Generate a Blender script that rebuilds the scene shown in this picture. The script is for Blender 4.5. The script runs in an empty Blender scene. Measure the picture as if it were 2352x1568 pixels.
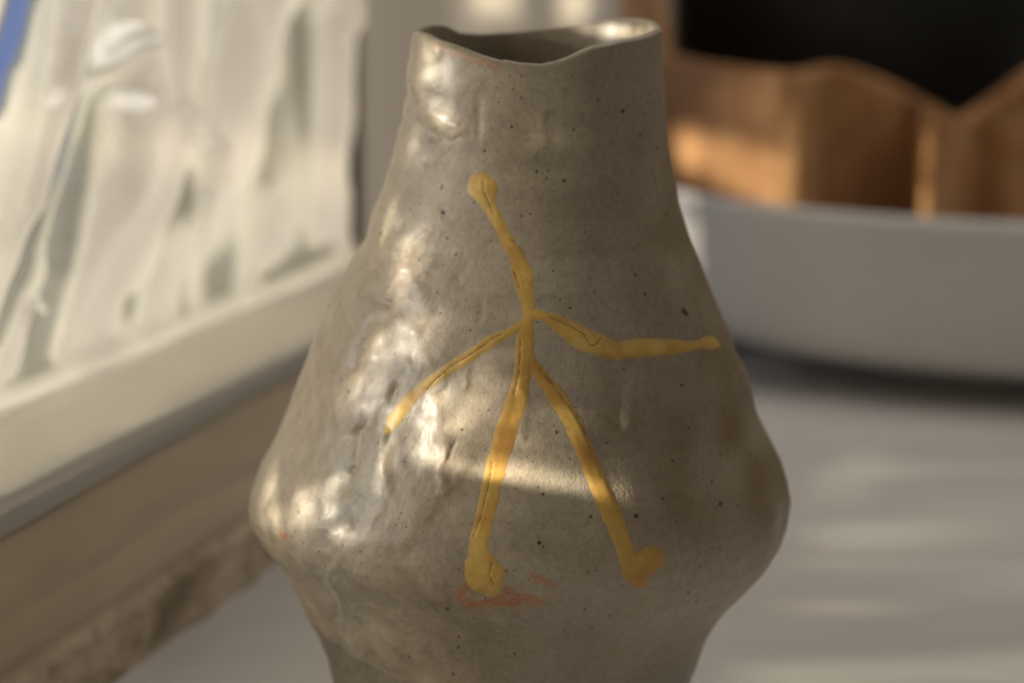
import bpy, bmesh, math, random
import numpy as np
from mathutils import Vector, Matrix

random.seed(7)
rng = np.random.default_rng(11)
SC = bpy.context.scene
COL = SC.collection
R = math.radians

# ------------------------------------------------------------------ camera
PITCH = math.atan(927.0 / 5553.0)
CAM_H = 0.22
FPX = 5553.0                      # focal length in units of a 2352 px wide picture
cam_data = bpy.data.cameras.new('camera')
cam = bpy.data.objects.new('camera', cam_data)
COL.objects.link(cam)
cam.location = (0, 0, CAM_H)
cam.rotation_euler = (R(90) - PITCH, 0, 0)
cam_data.sensor_width = 36.0
cam_data.lens = 85.0
cam_data.clip_start = 0.01
cam_data.clip_end = 50
cam_data.dof.use_dof = True
cam_data.dof.focus_distance = 0.572
cam_data.dof.aperture_fstop = 8.5
cam_data.dof.aperture_blades = 0
SC.camera = cam

# ------------------------------------------------------------------ world, colour
world = bpy.data.worlds.new('World')
SC.world = world
world.use_nodes = True
wb = world.node_tree.nodes['Background']
wb.inputs['Color'].default_value = (1.0, 0.88, 0.70, 1)
wb.inputs['Strength'].default_value = 0.115
SC.view_settings.view_transform = 'Standard'
SC.view_settings.look = 'None'
SC.view_settings.exposure = 0.0
SC.view_settings.gamma = 1.0
SC.cycles.use_denoising = True
SC.cycles.max_bounces = 8
SC.cycles.transparent_max_bounces = 12
SC.cycles.caustics_reflective = False
SC.cycles.caustics_refractive = False


def proj(P):
    """world points (N,3) -> picture units of a 2352 x 1568 frame"""
    P = np.asarray(P, float)
    x, y, z = P[..., 0], P[..., 1], P[..., 2] - CAM_H
    c, s = math.cos(PITCH), math.sin(PITCH)
    f = y * c - z * s
    u = y * s + z * c
    return 1176 + FPX * x / f, 784 - FPX * u / f


def ray(px, py):
    c, s = math.cos(PITCH), math.sin(PITCH)
    a, b = (px - 1176) / FPX, (784 - py) / FPX
    return np.array([a, c + b * s, -s + b * c])


def on_depth(px, py, y):
    d = ray(px, py)
    t = y / d[1]
    return np.array([d[0] * t, y, CAM_H + d[2] * t])


def z_at(py, y, px=1176):
    return on_depth(px, py, y)[2]


def x_at(px, y, py=784):
    return on_depth(px, py, y)[0]


# ------------------------------------------------------------------ lamps
def aim(o, target):
    d = Vector(target) - o.location
    o.rotation_euler = d.to_track_quat('-Z', 'Y').to_euler()


def spot(name, loc, target, power, size, color, radius, blend=0.3):
    l = bpy.data.lights.new(name, 'SPOT')
    l.energy = power
    l.spot_size = R(size)
    l.spot_blend = blend
    l.color = color
    l.shadow_soft_size = radius
    o = bpy.data.objects.new(name, l)
    COL.objects.link(o)
    o.location = loc
    aim(o, target)
    return o


def area(name, loc, target, power, sx, sy, color):
    l = bpy.data.lights.new(name, 'AREA')
    l.shape = 'RECTANGLE'
    l.size, l.size_y = sx, sy
    l.energy = power
    l.color = color
    o = bpy.data.objects.new(name, l)
    COL.objects.link(o)
    o.location = loc
    aim(o, target)
    return o


KEY = spot('sun_through_window', (-1.75, 0.02, 0.46), (0.02, 0.62, 0.12), 235, 14, (1.0, 0.92, 0.78), 0.0018, 0.2)
BACK = spot('sun_on_plastic', (-1.72, 1.06, 0.72), (-0.15, 0.86, 0.18), 340, 26, (1.0, 0.94, 0.84), 0.045, 0.4)
GLINT = spot('sun_past_the_frame', (-1.60, 1.22, 0.42), (0.13, 1.27, 0.12), 110, 60, (1.0, 0.90, 0.68), 0.006, 0.3)
WINDOW = area('window_light', (-0.85, 0.40, 0.50), (0.02, 0.70, 0.10), 5.0, 0.45, 0.6, (1.0, 0.955, 0.87))
ROOM = area('room_light', (0.52, 1.02, 1.22), (0.15, 0.95, 0.0), 5.6, 0.9, 0.7, (1.0, 0.95, 0.90))


# ------------------------------------------------------------------ object helpers
def tag(o, label=None, cat=None, group=None, kind=None):
    if label: o['label'] = label
    if cat: o['category'] = cat
    if group: o['group'] = group
    if kind: o['kind'] = kind
    return o


def empty(name, loc, label, cat):
    o = bpy.data.objects.new(name, None)
    o.empty_display_size = 0.02
    COL.objects.link(o)
    o.location = loc
    return tag(o, label, cat)


def mesh_obj(name, verts, faces, mat=None, parent=None, smooth=True):
    me = bpy.data.meshes.new(name)
    verts = np.asarray(verts, dtype=np.float32)
    if parent is not None:
        verts = verts - np.array(parent_loc(parent), dtype=np.float32)
    if isinstance(faces, np.ndarray):
        n, k = faces.shape
        me.vertices.add(len(verts))
        me.vertices.foreach_set('co', verts.ravel())
        me.loops.add(n * k)
        me.loops.foreach_set('vertex_index', faces.astype(np.int32).ravel())
        me.polygons.add(n)
        me.polygons.foreach_set('loop_start', np.arange(0, n * k, k, dtype=np.int32))
        me.polygons.foreach_set('loop_total', np.full(n, k, dtype=np.int32))
        me.update(calc_edges=True)
        me.validate()
    else:
        me.from_pydata([tuple(v) for v in verts], [], faces)
        me.update()
    if smooth:
        me.polygons.foreach_set('use_smooth', np.ones(len(me.polygons), dtype=bool))
    o = bpy.data.objects.new(name, me)
    COL.objects.link(o)
    if mat: me.materials.append(mat)
    if parent is not None: o.parent = parent
    return o


def parent_loc(p):
    v = Vector((0, 0, 0))
    while p is not None:
        v += p.location
        p = p.parent
    return v


def grid_faces(nr, nc, wrap=False, off=0):
    i = np.arange(nr - 1)[:, None]
    j = np.arange(nc if wrap else nc - 1)[None, :]
    j2 = (j + 1) % nc
    f = np.stack([i * nc + j, i * nc + j2, (i + 1) * nc + j2, (i + 1) * nc + j], -1).reshape(-1, 4)
    return f + off


def attr(o, name, vals):
    a = o.data.attributes.new(name, 'FLOAT', 'POINT')
    a.data.foreach_set('value', np.asarray(vals, dtype=np.float32))


def hash3(ix, iy, iz, seed):
    h = (ix * 374761393 + iy * 668265263 + iz * 2147483647 + seed * 1274126177) & 0xFFFFFFFF
    h = ((h ^ (h >> 13)) * 1274126177) & 0xFFFFFFFF
    h = (h ^ (h >> 16)) & 0xFFFFFF
    return h / float(0xFFFFFF)


def vnoise(x, y, z, seed=0):
    """value noise in -1..1"""
    xi, yi, zi = np.floor(x).astype(np.int64), np.floor(y).astype(np.int64), np.floor(z).astype(np.int64)
    fx, fy, fz = x - xi, y - yi, z - zi
    fx = fx * fx * fx * (fx * (fx * 6 - 15) + 10)
    fy = fy * fy * fy * (fy * (fy * 6 - 15) + 10)
    fz = fz * fz * fz * (fz * (fz * 6 - 15) + 10)
    out = 0
    for a in (0, 1):
        for b in (0, 1):
            for c in (0, 1):
                w = (fx if a else 1 - fx) * (fy if b else 1 - fy) * (fz if c else 1 - fz)
                out = out + w * hash3(xi + a, yi + b, zi + c, seed)
    return out * 2 - 1


def seg_dist(px, py, pts):
    """distance to a polyline, and the width interpolated along it when points carry one"""
    best = np.full(px.shape, 1e9)
    bw = np.zeros(px.shape)
    for k in range(len(pts) - 1):
        a, b = pts[k], pts[k + 1]
        dx, dy = b[0] - a[0], b[1] - a[1]
        L = dx * dx + dy * dy + 1e-9
        t = np.clip(((px - a[0]) * dx + (py - a[1]) * dy) / L, 0, 1)
        d = np.hypot(px - a[0] - t * dx, py - a[1] - t * dy)
        w = (a[2] + (b[2] - a[2]) * t) if len(a) > 2 else 0 * t
        score = d - w / 2
        m = score < best
        best = np.where(m, score, best)
    return best


def sstep(a, b, x):
    t = np.clip((x - a) / (b - a), 0, 1)
    return t * t * (3 - 2 * t)


# ------------------------------------------------------------------ material helpers
class NT:
    def __init__(self, name):
        self.m = bpy.data.materials.new(name)
        self.m.use_nodes = True
        self.t = self.m.node_tree
        self.b = self.t.nodes['Principled BSDF']
        self.out = self.t.nodes['Material Output']

    def n(self, typ, **kw):
        nd = self.t.nodes.new(typ)
        for k, v in kw.items():
            setattr(nd, k, v)
        return nd

    def link(self, a, b):
        self.t.links.new(a, b)

    def coords(self, scale=(1, 1, 1), kind='Object'):
        tc = self.n('ShaderNodeTexCoord')
        mp = self.n('ShaderNodeMapping')
        mp.inputs['Scale'].default_value = scale
        self.link(tc.outputs[kind], mp.inputs['Vector'])
        return mp.outputs['Vector']

    def noise(self, scale, detail=4, rough=0.55, vec=None, dist=0.0):
        nd = self.n('ShaderNodeTexNoise')
        nd.inputs['Scale'].default_value = scale
        nd.inputs['Detail'].default_value = detail
        nd.inputs['Roughness'].default_value = rough
        nd.inputs['Distortion'].default_value = dist
        if vec is not None: self.link(vec, nd.inputs['Vector'])
        return nd.outputs['Fac']

    def ramp(self, fac, stops, interp='LINEAR'):
        nd = self.n('ShaderNodeValToRGB')
        nd.color_ramp.interpolation = interp
        el = nd.color_ramp.elements
        while len(el) > 1: el.remove(el[-1])
        el[0].position = stops[0][0]; el[0].color = col4(stops[0][1])
        for p, c in stops[1:]:
            e = el.new(p); e.color = col4(c)
        self.link(fac, nd.inputs['Fac'])
        return nd.outputs['Color']

    def mix(self, fac, a, b, typ='MIX'):
        nd = self.n('ShaderNodeMix', data_type='RGBA', blend_type=typ)
        for sock, v in ((nd.inputs[0], fac), (nd.inputs[6], a), (nd.inputs[7], b)):
            if hasattr(v, 'is_output'): self.link(v, sock)
            else: sock.default_value = col4(v) if sock != nd.inputs[0] else v
        return nd.outputs[2]

    def math(self, op, a, b=0.0, clamp=False):
        nd = self.n('ShaderNodeMath', operation=op, use_clamp=clamp)
        for s, v in ((nd.inputs[0], a), (nd.inputs[1], b)):
            if hasattr(v, 'is_output'): self.link(v, s)
            else: s.default_value = v
        return nd.outputs[0]

    def attr(self, name):
        nd = self.n('ShaderNodeAttribute')
        nd.attribute_name = name
        return nd.outputs['Fac']

    def bump(self, h, strength=0.3, dist=0.001, normal=None):
        nd = self.n('ShaderNodeBump')
        nd.inputs['Strength'].default_value = strength
        nd.inputs['Distance'].default_value = dist
        self.link(h, nd.inputs['Height'])
        if normal is not None: self.link(normal, nd.inputs['Normal'])
        return nd.outputs['Normal']

    def set(self, **kw):
        for k, v in kw.items():
            s = self.b.inputs[k.replace('_', ' ')]
            if hasattr(v, 'is_output'): self.link(v, s)
            else: s.default_value = col4(v) if isinstance(v, tuple) else v


def col4(c):
    if isinstance(c, (int, float)): return (c, c, c, 1)
    return tuple(c) if len(c) == 4 else tuple(c) + (1,)


# ------------------------------------------------------------------ materials
def clay_material():
    n = NT('speckled_glazed_clay')
    v = n.coords((1, 1, 1))
    vs = n.coords((1, 1, 0.45))
    cloud = n.noise(26, 5, 0.6, vs)
    base = n.ramp(cloud, [(0.30, (0.222, 0.168, 0.106)), (0.46, (0.304, 0.246, 0.166)), (0.60, (0.332, 0.280, 0.199)), (0.78, (0.405, 0.342, 0.252))])
    base = n.mix(n.math('MULTIPLY', n.ramp(n.noise(45, 4, 0.6, n.coords((1.3, 1.3, 0.5))), [(0.50, 0.0), (0.68, 1.0)]), 0.5), base, (0.33, 0.252, 0.200))
    green = n.ramp(n.noise(38, 3, 0.5, vs, 0.6), [(0.50, 0.0), (0.66, 1.0)])
    base = n.mix(n.math('MULTIPLY', green, 0.35), base, (0.225, 0.215, 0.165))
    base = n.mix(n.math('MULTIPLY', n.attr('brown_shade'), 0.95), base, (0.165, 0.105, 0.043))
    fine = n.ramp(n.noise(620, 3, 0.6, v), [(0.36, 0.86), (0.52, 1.0), (0.7, 1.05)])
    base = n.mix(1.0, base, fine, 'MULTIPLY')
    # iron specks in the clay body
    for sc, lo, hi, colr, thr in ((520, 0.10, 0.20, (0.06, 0.040, 0.022), 0.72), (950, 0.12, 0.26, (0.12, 0.080, 0.045), 0.66)):
        vo = n.n('ShaderNodeTexVoronoi')
        vo.inputs['Scale'].default_value = sc
        n.link(v, vo.inputs['Vector'])
        dot = n.ramp(vo.outputs['Distance'], [(lo, 1.0), (hi, 0.0)])
        sel = n.ramp(vo.outputs['Color'], [(thr, 0.0), (thr + 0.2, 1.0)])
        base = n.mix(n.math('MULTIPLY', dot, n.math('MULTIPLY', sel, 0.5)), base, colr)
    base = n.mix(n.attr('speck'), base, (0.018, 0.013, 0.010))
    rust = n.math('MULTIPLY', n.attr('rust'), n.ramp(n.noise(900, 3, 0.7, v), [(0.34, 0.15), (0.56, 1.0)]))
    base = n.mix(rust, base, (0.36, 0.135, 0.055))
    rough = n.ramp(n.noise(60, 4, 0.6, v), [(0.3, 0.41), (0.7, 0.58)])
    b1 = n.bump(n.noise(200, 4, 0.6, v), 0.16, 0.0008)
    b2 = n.bump(n.noise(1100, 3, 0.6, v), 0.30, 0.00035, b1)
    n.set(Base_Color=base, Roughness=rough, Normal=b2, Specular_IOR_Level=0.55, Coat_Weight=0.14, Coat_Roughness=0.28)
    return n.m


def slip_material():
    n = NT('yellow_slip')
    v = n.coords()
    c = n.ramp(n.noise(75, 4, 0.6, v), [(0.32, (0.37, 0.190, 0.040)), (0.5, (0.50, 0.300, 0.068)), (0.68, (0.60, 0.415, 0.110))])
    c = n.mix(n.math('MULTIPLY', n.attr('edge'), 0.55), c, (0.36, 0.235, 0.085))
    c = n.mix(n.ramp(n.noise(900, 2, 0.5, v), [(0.55, 0.0), (0.75, 0.35)]), c, (0.30, 0.17, 0.05))
    n.set(Base_Color=c, Roughness=0.42, Specular_IOR_Level=0.4, Normal=n.bump(n.noise(420, 4, 0.6, v), 0.12, 0.0005))
    return n.m


def simple(name, stops, scale, rough, bump=0.2, bscale=200, stretch=(1, 1, 1), spec=0.4, bdist=0.001):
    n = NT(name)
    v = n.coords(stretch)
    n.set(Base_Color=n.ramp(n.noise(scale, 5, 0.6, v, 0.3), stops), Roughness=rough, Specular_IOR_Level=spec,
          Normal=n.bump(n.noise(bscale, 4, 0.6, v), bump, bdist))
    return n.m


def plastic_material():
    n = NT('crinkled_clear_plastic')
    v = n.coords()
    glossy = n.n('ShaderNodeBsdfGlossy')
    glossy.inputs['Color'].default_value = (0.92, 0.90, 0.84, 1)
    glossy.inputs['Roughness'].default_value = 0.36
    trans = n.n('ShaderNodeBsdfTranslucent')
    trans.inputs['Color'].default_value = (0.84, 0.80, 0.74, 1)
    diff = n.n('ShaderNodeBsdfDiffuse')
    diff.inputs['Color'].default_value = (0.70, 0.68, 0.62, 1)
    clear = n.n('ShaderNodeBsdfTransparent')
    clear.inputs['Color'].default_value = (0.85, 0.88, 0.86, 1)
    n.link(n.ramp(n.attr('clear'), [(0.8, (0.66, 0.66, 0.58)), (1.0, (0.95, 0.97, 1.0))]), clear.inputs['Color'])
    bmp = n.bump(n.noise(70, 3, 0.5, v), 0.35, 0.004)
    for s in (glossy, trans, diff): n.link(bmp, s.inputs['Normal'])

    def ms(f, a, b):
        m = n.n('ShaderNodeMixShader')
        if hasattr(f, 'is_output'): n.link(f, m.inputs[0])
        else: m.inputs[0].default_value = f
        n.link(a, m.inputs[1]); n.link(b, m.inputs[2])
        return m.outputs[0]
    body = ms(0.30, trans.outputs[0], diff.outputs[0])
    body = ms(0.34, body, glossy.outputs[0])
    f = n.ramp(n.attr('clear'), [(0.0, 0.02), (0.62, 0.80), (0.8, 0.9), (1.0, 0.98)])
    sh = ms(f, body, clear.outputs[0])
    n.link(sh, n.out.inputs['Surface'])
    return n.m


M_CLAY = clay_material()
M_SLIP = slip_material()
M_CRACK = simple('crack_shadowed_clay', [(0.4, (0.19, 0.105, 0.030)), (0.6, (0.29, 0.165, 0.050))], 300, 0.8)
M_CLOTH = simple('white_table_paint', [(0.3, (0.48, 0.455, 0.43)), (0.5, (0.55, 0.53, 0.505)), (0.7, (0.61, 0.59, 0.565))], 7, 0.42, 0.10, 60, (0.35, 1, 1), 0.45)
def board_material():
    n = NT('weathered_board_paint')
    v = n.coords((0.35, 0.35, 1.0))
    c = n.ramp(n.noise(20, 5, 0.6, v, 0.3), [(0.25, (0.46, 0.365, 0.255)), (0.5, (0.54, 0.435, 0.315)), (0.72, (0.60, 0.495, 0.370))])
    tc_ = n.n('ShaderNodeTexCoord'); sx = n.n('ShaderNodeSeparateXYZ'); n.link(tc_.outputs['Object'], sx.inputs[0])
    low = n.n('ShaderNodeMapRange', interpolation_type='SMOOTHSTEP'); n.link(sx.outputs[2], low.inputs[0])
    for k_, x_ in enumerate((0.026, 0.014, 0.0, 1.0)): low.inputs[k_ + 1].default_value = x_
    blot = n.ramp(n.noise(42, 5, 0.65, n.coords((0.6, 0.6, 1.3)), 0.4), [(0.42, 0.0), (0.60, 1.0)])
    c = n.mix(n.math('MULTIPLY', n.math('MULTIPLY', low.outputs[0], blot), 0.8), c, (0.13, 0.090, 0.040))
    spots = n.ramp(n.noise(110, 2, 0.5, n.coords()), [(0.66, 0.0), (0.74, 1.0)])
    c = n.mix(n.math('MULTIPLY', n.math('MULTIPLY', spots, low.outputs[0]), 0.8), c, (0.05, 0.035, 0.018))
    n.set(Base_Color=c, Roughness=0.6, Specular_IOR_Level=0.3, Normal=n.bump(n.noise(120, 4, 0.6, v), 0.12, 0.001))
    return n.m


M_WOOD = board_material()
M_CREAM = simple('cream_paint', [(0.3, (0.60, 0.56, 0.47)), (0.7, (0.74, 0.70, 0.60))], 12, 0.5, 0.2, 90, (0.2, 0.2, 1))
M_GAP = simple('dark_gap_brown', [(0.3, (0.035, 0.022, 0.012)), (0.7, (0.075, 0.050, 0.028))], 30, 0.6, 0.3, 120, (1, 1, 0.1))
M_CURT = simple('pale_curtain', [(0.35, (0.62, 0.55, 0.46)), (0.65, (0.74, 0.67, 0.57))], 25, 0.8, 0.2, 300, (1, 1, 0.08))
M_STILE = simple('beige_painted_wood', [(0.3, (0.72, 0.65, 0.55)), (0.7, (0.82, 0.75, 0.64))], 14, 0.55, 0.15, 90, (1, 1, 0.15))
M_WALL = simple('beige_plaster', [(0.3, (0.30, 0.29, 0.21)), (0.7, (0.44, 0.43, 0.33))], 6, 0.9, 0.2, 60)
M_BOWL = simple('white_glazed_bowl', [(0.3, (0.62, 0.61, 0.60)), (0.7, (0.70, 0.69, 0.68))], 8, 0.30, 0.05, 30, (1, 1, 1), 0.5)
def terra_material():
    n = NT('rough_orange_clay')
    v = n.coords()
    c = n.ramp(n.noise(40, 5, 0.6, v, 0.3), [(0.30, (0.34, 0.160, 0.062)), (0.5, (0.45, 0.235, 0.098)), (0.72, (0.55, 0.325, 0.155))])
    wv = n.n('ShaderNodeTexWave'); wv.bands_direction = 'Z'; wv.inputs['Scale'].default_value = 90; wv.inputs['Distortion'].default_value = 3
    n.link(v, wv.inputs['Vector'])
    c = n.mix(n.math('MULTIPLY', wv.outputs['Fac'], 0.30), c, (0.24, 0.105, 0.040))
    n.set(Base_Color=c, Roughness=0.75, Specular_IOR_Level=0.3, Normal=n.bump(n.noise(160, 4, 0.6, v), 0.35, 0.001))
    return n.m


M_TERRA = terra_material()
M_BLACK = simple('black_glaze', [(0.3, (0.006, 0.006, 0.006)), (0.7, (0.014, 0.014, 0.014))], 30, 0.42, 0.1, 120)
M_PLAST = plastic_material()

# ------------------------------------------------------------------ table, wall, sky
WD = np.array([0.2425, 0.9701])         # the window runs along this direction on plan
WN = np.array([-0.9701, 0.2425])        # and this points out of the room
W0 = np.array([-0.119, 0.714])


def wall_pt(D, out, z):
    s = (D - W0[1]) / WD[1]
    p = W0 + WD * s + WN * out
    return np.array([p[0], p[1], z])


nx, ny = 260, 260
gx = np.linspace(-0.75, 1.5, nx)
gy = np.linspace(-0.6, 2.2, ny)
GX, GY = np.meshgrid(gx, gy)
zz = 0.0016 * vnoise(GX * 5 + GY * 1.2, GY * 26 + GX * 2.0, 0 * GX, 3) + 0.0008 * vnoise(GX * 11, GY * 60, 0 * GX + 2, 4)
near = np.exp(-((GX / 0.11) ** 2 + ((GY - 0.634) / 0.11) ** 2))
zz = zz * (1 - near) - 0.0022
T = np.stack([GX, GY, zz], -1).reshape(-1, 3)
tag(mesh_obj('tabletop', T, grid_faces(ny, nx), M_CLOTH), kind='structure')


def box_verts(p0, d, L, n, t, z0, z1):
    a = np.array(p0); d = np.array(d); n = np.array(n)
    c = [a, a + d * L, a + d * L + n * t, a + n * t]
    return [(*q, z0) for q in c] + [(*q, z1) for q in c]


BOXF = [(3, 2, 1, 0), (4, 5, 6, 7), (0, 1, 5, 4), (1, 2, 6, 5), (2, 3, 7, 6), (3, 0, 4, 7)]


def box(name, p0, d, L, n, t, z0, z1, mat, parent=None, bevel=0.002):
    o = mesh_obj(name, box_verts(p0, d, L, n, t, z0, z1), BOXF, mat, parent, smooth=False)
    if bevel:
        b = o.modifiers.new('bevel', 'BEVEL'); b.width = bevel; b.segments = 3
    bm = bmesh.new(); bm.from_mesh(o.data); bmesh.ops.recalc_face_normals(bm, faces=bm.faces); bm.to_mesh(o.data); bm.free()
    return o


tag(box('wall', (-0.325, 1.80), (1, 0), 2.3, (0, 1), 0.1, -0.01, 1.6, M_WALL, None, 0), kind='structure')

n = NT('sky_light')
em = n.n('ShaderNodeEmission')
em.inputs['Color'].default_value = (0.20, 0.30, 0.62, 1)
em.inputs['Strength'].default_value = 0.6
n.link(em.outputs[0], n.out.inputs['Surface'])
sk = [(*(W0 + WD * -1.2 + WN * 2.4), -0.6), (*(W0 + WD * 6.0 + WN * 2.4), -0.6), (*(W0 + WD * 6.0 + WN * 2.4), 2.2), (*(W0 + WD * -1.2 + WN * 2.4), 2.2)]
tag(mesh_obj('sky', sk, [(0, 1, 2, 3)], n.m, None, False), kind='structure')



# ------------------------------------------------------------------ window frame at the left
LEDGE_Z = 0.067
fr = empty('window_frame', (*W0, 0), 'worn brown wooden window frame board running back along the left side, under the plastic sheet', 'window frame')
# weathered board, with its own long uneven face
nL, nZ = 160, 40
Ds = np.linspace(0.30, 1.08, nL); Zs = np.linspace(-0.004, LEDGE_Z, nZ)
V = []
for zi in Zs:
    for D in Ds:
        p = wall_pt(D, 0.0, zi)
        V.append(p)
V = np.array(V)
groove = -0.0010 * np.exp(-((V[:, 2] - 0.020) / 0.0022) ** 2) - 0.0004 * np.exp(-((V[:, 2] - 0.036) / 0.003) ** 2)
bump_ = groove + 0.0003 * vnoise(V[:, 1] * 30, V[:, 2] * 150, 0 * V[:, 0], 8) + 0.0007 * (V[:, 2] < 0.017)
V[:, 0] -= WN[0] * bump_; V[:, 1] -= WN[1] * bump_
mesh_obj('board', V, grid_faces(nZ, nL), M_WOOD, fr)
box('rail', wall_pt(0.30, 0.0015, 0)[:2], WD, 0.80, WN, 0.060, 0.0, LEDGE_Z - 0.002, M_CREAM, fr)
box('gap_strip', wall_pt(1.060, 0.0375, 0)[:2], WD, 0.004, WN, 0.05, 0.0, 0.60, M_GAP, fr)  # dark strip added to show the shaded gap between film and stile
box('stile', wall_pt(1.068, 0.036, 0)[:2], WD, 0.140, WN, 0.06, 0.0, 0.75, M_STILE, fr)

# ------------------------------------------------------------------ plastic sheet
nS, nT = 520, 520
Dv = np.linspace(0.59, 1.0615, nS)
tv = np.linspace(0, 1, nT)
HEM = 0.040; H = 0.50
FLAP = 0.012
tt = tv * (HEM + H + FLAP) - FLAP
off = np.clip(np.where(tt < HEM, tt, HEM), -0.0015, None)
zt = np.where(tt < HEM, LEDGE_Z + 0.004 + np.where(tt > 0, tt * 0.10, tt * 0.8), LEDGE_Z + 0.008 + (tt - HEM))
k = np.exp(-((tt - HEM) / 0.010) ** 2)
off = off - 0.004 * k; zt = zt + 0.003 * k
DD, OO = np.meshgrid(Dv, off); _, ZZ = np.meshgrid(Dv, zt); _, TT = np.meshgrid(Dv, tt)
up = np.clip((TT - HEM) / 0.05, 0, 1)
lean = 0.95 - 1.1 * np.clip((DD - 0.68) / 0.30, 0, 0.75)
U = DD - lean * (ZZ - 0.07)
s_ = (DD - W0[1]) / WD[1]
flat = np.stack([W0[0] + WD[0] * s_ + WN[0] * (OO + 0.004), W0[1] + WD[1] * s_ + WN[1] * (OO + 0.004), ZZ], -1)
QX, QY = proj(flat)
fold = 0.0010 * vnoise(U * 85, ZZ * 3.5, 0 * U, 28) + 0.0030 * vnoise(U * 16, ZZ * 2.2, 0 * U, 21) + 0.0022 * vnoise(U * 40 + 3.1, ZZ * 5, 0 * U, 22) + 0.0022 * vnoise(DD * 22, ZZ * 20, 0 * U, 24)
# long folds: (path, width, height in mm, how milky the gathered film is there)
FOLDS = [
    ([(-60, 900), (0, 800), (70, 600), (160, 350), (270, 120), (300, 85)], 18, 5, 1.0), ([(300, 100), (315, 220), (285, 390), (190, 640), (130, 800)], 24, 4, 0.9),
    ([(250, 200), (200, 380), (130, 590)], 36, -7, -0.9), ([(150, -40), (90, 200), (20, 480), (-60, 760)], 30, 8, 0.8), ([(270, -40), (190, 200), (90, 480), (-30, 760)], 40, -8, -0.75),
    ([(400, -40), (385, 200), (320, 480), (220, 760)], 45, 7, 0.5), ([(515, -40), (455, 190), (420, 290)], 22, -6, -0.7), ([(410, 420), (330, 580), (235, 760)], 26, -6, -0.6),
    ([(610, -40), (520, 230), (450, 420), (370, 640), (330, 790)], 50, 8, 0.5), ([(700, 60), (640, 300), (570, 500), (500, 640)], 42, -6, -0.55),
    ([(790, -40), (780, 200), (740, 480), (690, 640)], 40, 6, 0.5), ([(345, 270), (340, 310)], 26, 6, 0.9), ([(455, 350), (460, 400)], 30, 6, 0.9), ([(792, 450), (790, 510)], 20, 5, 0.9),
    ([(785, 0), (795, 50)], 22, 6, 1.0), ([(610, 470), (600, 560)], 40, 5, 0.6), ([(690, 560), (660, 640)], 30, -4, -0.5), ([(280, 690), (300, 800)], 24, -4, -0.6),
    ([(0, 850), (28, 790), (40, 705), (62, 688), (84, 712)], 9, 5, 1.0), ([(62, 720), (45, 800)], 16, -4, -1.0),
    ([(470, 735), (560, 690)], 14, -1, -2.0), ([(600, 640), (650, 600)], 16, -1, -2.0), ([(380, 770), (300, 810)], 12, -1, -2.0), ([(690, 600), (740, 570)], 14, -1, -2.0)]  # last row: clear slits added to let sun streaks onto the table
milk = np.zeros(DD.shape)
for pts, w, h, mk in FOLDS:
    g = np.exp(-(seg_dist(QX + 10 * vnoise(QX / 90, QY / 90, 0 * QX, 27), QY, [(a, b, 0) for a, b in pts]) / w) ** 2)
    fold = fold + 0.001 * h * g
    milk = milk + mk * g
hem = 0.0016 * vnoise(DD * 5, TT * 90, 0 * U, 25) + 0.0005 * vnoise(DD * 10, TT * 220, 0 * U, 26)
disp_in = fold * up * (0.4 + 0.6 * np.clip((TT - HEM) / 0.1, 0, 1))
P = np.zeros(DD.shape + (3,))
s = (DD - W0[1]) / WD[1]
oo = OO - disp_in + 0.0005
P[..., 0] = W0[0] + WD[0] * s + WN[0] * oo
P[..., 1] = W0[1] + WD[1] * s + WN[1] * oo
P[..., 2] = ZZ + hem * (1 - up)
sheet = mesh_obj('plastic_sheet', P.reshape(-1, 3), grid_faces(nT, nS), M_PLAST)
cl = 0.70 * sstep(-70, 40, QX + 0.3 * QY) * sstep(0.42, -0.78, milk + 0.50 * vnoise(U * 26 + 7, ZZ * 3.2, 0 * U, 31) + 0.40 * vnoise(U * 70 + 7, ZZ * 5, 0 * U, 34)) * np.clip((TT - HEM + 0.002) / 0.012, 0, 1)
edge_ = sstep(95, 20, QX + 0.27 * QY + 12 * vnoise(QY / 60, QX / 60, 0 * QX, 33)) * sstep(330, 240, QY) * sstep(-45, -5, QX + 0.27 * QY) * sstep(-90, -20, QY)
attr(sheet, 'clear', np.clip(np.maximum(cl * sstep(-60, 10, QY), edge_), 0, 1).ravel())
tag(sheet, 'crinkled silvery clear plastic sheet hanging in long folds over the window at the left', 'plastic sheet')
sl = sheet.modifiers.new('thickness', 'SOLIDIFY'); sl.thickness = 0.0004

# ------------------------------------------------------------------ curtain behind
cx = np.linspace(-0.125, 0.13, 200); cz = np.linspace(0, 0.75, 30)
CX, CZ = np.meshgrid(cx, cz)
CY = 1.72 + 0.010 * vnoise(CX * 26, CZ * 0.8, 0 * CX, 41) + 0.004 * vnoise(CX * 60, CZ * 2, 0 * CX, 42)
curt = mesh_obj('curtain', np.stack([CX, CY, CZ], -1).reshape(-1, 3), grid_faces(30, 200), M_CURT)
tag(curt, 'pale beige curtain hanging in soft upright folds behind the speckled vase', 'curtain')
m_ = curt.modifiers.new('thickness', 'SOLIDIFY'); m_.thickness = 0.002

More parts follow.
